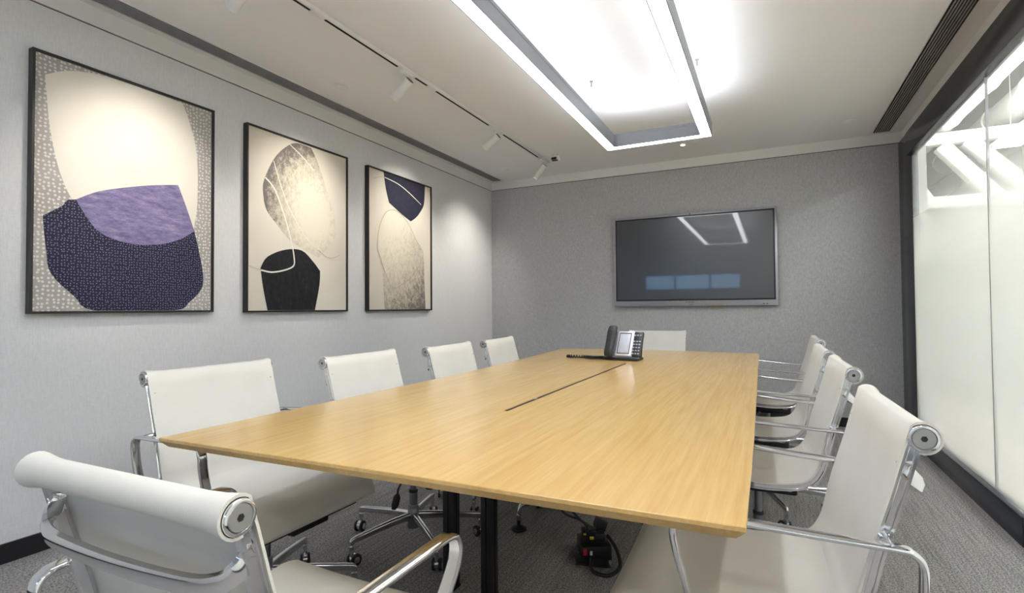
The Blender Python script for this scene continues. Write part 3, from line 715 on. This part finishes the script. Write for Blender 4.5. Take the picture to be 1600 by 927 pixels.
# ------------------------------------------------------------------ ceiling track with spots
TX = -2.025
tr = empty('ceiling_track', (TX, 2.4, CZ), label='long white lighting track along the ceiling in front of the pictures', cat='track')
g = G(); g.box((0, .35, -.011), (.036, 4.55, .020), .002); g.build('track_body', white, tr)
g = G()
for a, b in ((.3, 1.40), (1.60, 1.884), (1.983, 2.572), (2.751, 2.881), (2.986, 3.739), (4.002, 4.759)): g.box((-.004, (a+b)/2-2.4, -.0215), (.014, b-a, .002))
g.build('slot', dark, tr, smooth=0)
g = G()
for y in (1.933, 2.934): g.box((0, y-2.4, -.012), (.038, .09, .024), .002)
g.build('joint_cover', white, tr)
SP = [(1.52, 'white cylinder spotlight on the track, cut by the top of the photo'), (2.66, 'white cylinder spotlight on the track, largest one fully in view, aimed at the middle picture'),
      (3.86, 'white cylinder spotlight third along the track'), (4.88, 'white cylinder spotlight at the far end of the track near the dark wall')]
tgt = [(-2.96, 1.60, 1.72), (-2.96, 2.67, 1.80), (-2.96, 3.85, 1.85), (-2.96, 4.92, 1.45)]
def spot(y, lab, tg, k=1.0, sz=62):
    s = empty('track_spotlight', (TX, y, CZ-.021), label=lab, cat='spotlight', group='spotlights on the ceiling track')
    g = G(); g.box((0, -.01, -.010), (.034, .10, .020), .003); g.cyl((0, .0, -.045), (0, 0, -.018), .010, 14); g.box((0, 0, -.052), (.022, .030, .022), .004); g.build('mount', white, s)
    c0 = Vector((.005, 0, -.066)); d = (Vector(tg)-Vector((TX, y, CZ-.09))); d.z *= 1.0; d.normalize()
    a = c0 - d*.02; b = c0 + d*.140
    g = G(); g.cyl(a, b, .030, 28, bev=.002); hd = g.build('lamp_head', white, s, smooth=40)
    g = G(); g.cyl(a-d*.0012, a+d*.001, .0285, 24); 
    for k in range(4): g.cyl(a-d*.003, a-d*.001, .020-.005*k, 20)
    g.build('heat_sink', darkpl, hd, smooth=30)
    g = G(); g.cyl(b-d*.0015, b+d*.0012, .022, 24); g.build('lens', spotface, hd, smooth=30)
    L = bpy.data.lights.new('spot_beam', 'SPOT'); L.energy = SPOT_W*k; L.spot_size = R(sz); L.spot_blend = 1.0; L.color = (1, .93, .82); L.shadow_soft_size = .02
    lo = bpy.data.objects.new('spot_beam', L); COL.objects.link(lo); lo.parent = hd; lo.location = b+d*.024; lo.rotation_euler = d.to_track_quat('-Z', 'Y').to_euler()
    return s
for (y, lab), tg, k, sz in zip(SP, tgt, (.55, .66, .8, 1.8), (66, 68, 72, 86)): spot(y, lab, tg, k, sz)

# ------------------------------------------------------------------ ceiling vents and small fittings
def vent(name, x0, x1, y0, y1, n, mslat, mback, lab):
    v = empty(name, ((x0+x1)/2, (y0+y1)/2, CZ), label=lab, cat='vent'); w_, l = x1-x0, y1-y0
    G().box((0, 0, -.0008), (w_, l, .0016)).build('backing', mback, v, smooth=0)
    g = G(); p = w_/(n+.0)
    for s in (-1, 1): g.box((s*(w_/2+.003), 0, -.003), (.006, l+.012, .006), .001); g.box((0, s*(l/2+.003), -.003), (w_, .006, .006), .001)
    g.build('border', white, v)
    g = G()
    for k in range(1, n): g.box((-w_/2+p*k, 0, -.004), (p*.34, l, .008))
    sl = g.build('slats', mslat, v, smooth=0)
vent('linear_vent', .838, .958, -.5, 5.50, 8, ventlight, dark, 'black linear ceiling vent with pale slats beside the glass wall')
vent('linear_vent', -2.928, -2.812, -.5, 5.487, 8, greyvent, plain('vent grey shade', (.20, .20, .22), .7), 'grey linear ceiling vent above the pictures')
def disc(name, x, y, r, lab, cat, lens=None):
    e = empty(name, (x, y, CZ), label=lab, cat=cat)
    g = G(); g.cyl((0, 0, 0), (0, 0, -.007), r, 28, r2=r*.97); g.cyl((0, 0, -.007), (0, 0, -.009), r*.80, 28, r2=r*.74); g.build('base_plate', white, e, smooth=30)
    if lens: g = G(); g.cyl((0, 0, -.009), (0, 0, -.011), r*.6, 24); g.build('lens', lens, e, smooth=30)
    else: g = G(); g.cyl((0, 0, -.009), (0, 0, -.0105), r*.5, 24); g.build('cover', ceilm, e, smooth=30)
disc('ceiling_sensor', -2.574, 2.665, .052, 'round white ceiling cap nearest the large picture', 'sensor')
disc('ceiling_sensor', -2.568, 5.099, .045, 'round white ceiling cap in the far left corner', 'sensor')
disc('ceiling_speaker', .611, 5.072, .055, 'round off-white ceiling cap beside the end of the black vent', 'ceiling fitting')
rd = emit('added fill light', (1, .96, .9), 560.0)  # for two added fill lamps, out of view, that brighten the near chairs
disc('recessed_downlight', .45, -1.0, .06, 'added round fill lamp on the ceiling, unseen, farthest behind the camera', 'downlight', rd)
disc('recessed_downlight', .45, -.1, .06, 'added round fill lamp on the ceiling, unseen, just above the camera', 'downlight', rd)
disc('recessed_downlight', -.696, 5.06, .034, 'small glowing round downlight between the ring lamp and the dark wall', 'downlight', dl)
e = empty('ceiling_camera', (-1.859, 4.797, CZ), label='small white ceiling camera with a dark lens near the end of the track', cat='camera')
g = G(); g.cyl((0, 0, 0), (0, 0, -.010), .034, 24, bev=.002); g.cyl((0, 0, -.01), (0, 0, -.035), .012, 14); g.build('mount', white, e)
g = G(); g.box((0, -.012, -.05), (.085, .060, .035), .005, Matrix.Rotation(R(-14), 3, 'X')); g.build('body', white, e)
g = G(); g.box((0, -.046, -.056), (.052, .008, .022), .002, Matrix.Rotation(R(-14), 3, 'X')).box((0, -.02, -.071), (.055, .035, .004)); g.build('lens', blackpl, e)

# ------------------------------------------------------------------ desk phone
phoneblk = plain('soft black plastic', (.022, .023, .026), .36, namt=.1)
PH = empty('desk_phone', (-.872, 3.46, .7417), R(-6), label='black and silver desk phone with a large pale display on the table', cat='telephone')
tilt = Matrix.Rotation(R(-28), 3, 'X')   # front face leans back
def P3(x, u_, d_): # x across, u_ up the face, d_ out of the face
    v = tilt @ Vector((x, -d_, u_)); return Vector((v.x, v.y-.045, v.z+.018))
def pbox(g, x0, x1, u0, u1, d0, d1, bev=.002): g.box(P3((x0+x1)/2, (u0+u1)/2, (d0+d1)/2), (x1-x0, abs(d1-d0), u1-u0), bev, tilt)
g = G(); g.box((0, .005, .008), (.225, .13, .016), .006)
pts = [(-.105, -.05, .012), (-.105, .06, .012), (-.105, .085, .13), (-.105, .045, .17)]
g.prism(pts, (0, 0, 0), (.21, 0, 0)); g.build('base_stand', blackpl, PH)
g = G(); pbox(g, -.035, .078, 0, .185, .004, .020, .006); pbox(g, -.120, .125, -.004, .180, -.008, .005, .008); body = g.build('housing', [silver], PH)
g = G(); pbox(g, -.038, .066, .005, .180, .005, .022, .005)
body = g.build('display_frame', plain('bright silver', (.70, .71, .74), .3, .3), PH)
g = G(); pbox(g, -.028, .056, .018, .168, .022, .0235, .001); g.build('display_border', blackpl, PH)
g = G(); pbox(g, -.023, .051, .023, .160, .0235, .0245, .0005); g.build('display', plain('grey display', (.50, .52, .60), .25), PH)
g = G(); pbox(g, .066, .132, .002, .180, -.004, .020, .008); kp = g.build('keypad_panel', phoneblk, PH)
g = G()
for r_ in range(7):
    for c_ in range(3):
        if r_ == 5: continue
        u_ = .022 + r_*.0215; x_ = .080+c_*.018
        pbox(g, x_-.006, x_+.006, u_-.005, u_+.005, .020, .0235, .0015)
g.build('keys', plain('grey keys', (.34, .36, .42), .35), kp)
g = G()
P = [P3(-.078, .0, .030), P3(-.078, .02, .042), P3(-.078, .06, .040), P3(-.078, .12, .042), P3(-.078, .165, .044), P3(-.078, .195, .034), P3(-.078, .20, .020)]
g.sweep(smooth_path(P, 5), rrect(.056, .034, .014, 4), hint=(0, -1, .3)); g.box(P3(-.078, .018, .022), (.052, .038, .042), .013, tilt); g.box(P3(-.078, .175, .022), (.052, .038, .042), .013, tilt)
hs = g.build('handset', phoneblk, PH, smooth=50)
g = G()
for k in range(4): pbox(g, -.092, -.064, .150+k*.007, .153+k*.007, .0575, .060, .0008)
g.build('grille', satin, hs)
P = []; 
path = smooth_path([(-.078, -.075, .010), (-.13, -.07, .010), (-.19, -.085, .010), (-.27, -.06, .010), (-.36, -.075, .010), (-.375, -.045, .010), (-.28, -.025, .010), (-.20, -.045, .010), (-.14, -.02, .010), (-.10, -.0, .012)], 30)
for i, p in enumerate(path):
    a = i*1.25; t = (path[min(i+1, len(path)-1)]-path[max(i-1, 0)]).normalized(); sx_ = Vector((-t.y, t.x, 0)); P.append(p + sx_*(.009*math.cos(a)) + Vector((0, 0, .009*math.sin(a)+.002)))
g = G(); g.tube(P, .0032, 5); g.build('coiled_cord', blackpl, PH, smooth=60)

# ------------------------------------------------------------------ power box and cables under the table
pb = empty('floor_power_box', (-.715, 2.27, 0), R(28), label='black floor power box with raised lid and plugged cables under the table', cat='power box')
g = G(); g.box((0, 0, .035), (.15, .17, .07), .006); g.box((0, .02, .085), (.11, .10, .05), .006); g.build('body', blackpl, pb)
g = G(); g.box((-.03, -.10, .012), (.17, .12, .008), .002, Matrix.Rotation(R(8), 3, 'Y')); g.build('lid', black, pb)
g = G(); g.box((.045, .05, .13), (.06, .055, .05), .005, Matrix.Rotation(R(20), 3, 'Y')); g.box((-.02, -.02, .115), (.05, .04, .03), .004); g.build('plug', blackpl, pb)
g = G(); g.box((-.05, -.03, .1105), (.018, .012, .006), .001).box((-.02, -.052, .1), (.02, .006, .014), .001); g.build('socket_insert', yellow, pb)
g = G(); g.box((-.06, -.087, .045), (.018, .005, .03), .001); g.build('switch', red, pb)
g = G(); g.box((-.03, -.087, .04), (.012, .005, .02), .001); g.build('socket_plate', white, pb)
pb.scale = (.86, .86, .86)
def cable(pts, r, lab):
    g = G(); g.tube(smooth_path(pts, 8), r, 8); tag(g.build('power_cable', blackpl), lab, 'cable', 'cables under the table')
cable([(-.70, 2.24, .12), (-.76, 2.20, .17), (-.83, 2.28, .20), (-.86, 2.42, .28), (-.81, 2.52, .45), (-.806, 2.50, .70)], .006, 'thick black cable rising left from the power box to the table')
cable([(-.67, 2.32, .15), (-.66, 2.36, .24), (-.70, 2.42, .40), (-.79, 2.42, .70)], .007, 'straight black cable rising right from the power box to the table')
cable([(-.72, 2.22, .115), (-.78, 2.30, .12), (-.90, 2.36, .13), (-.95, 2.44, .26), (-.83, 2.30, .55), (-.806, 2.30, .70)], .005, 'thin black cable arching far left of the power box')
cable([(-.66, 2.30, .075), (-.60, 2.22, .06), (-.57, 2.16, .02), (-.60, 2.09, .008), (-.67, 2.10, .01), (-.69, 2.16, .03)], .008, 'short black cable looped on the carpet right of the power box')
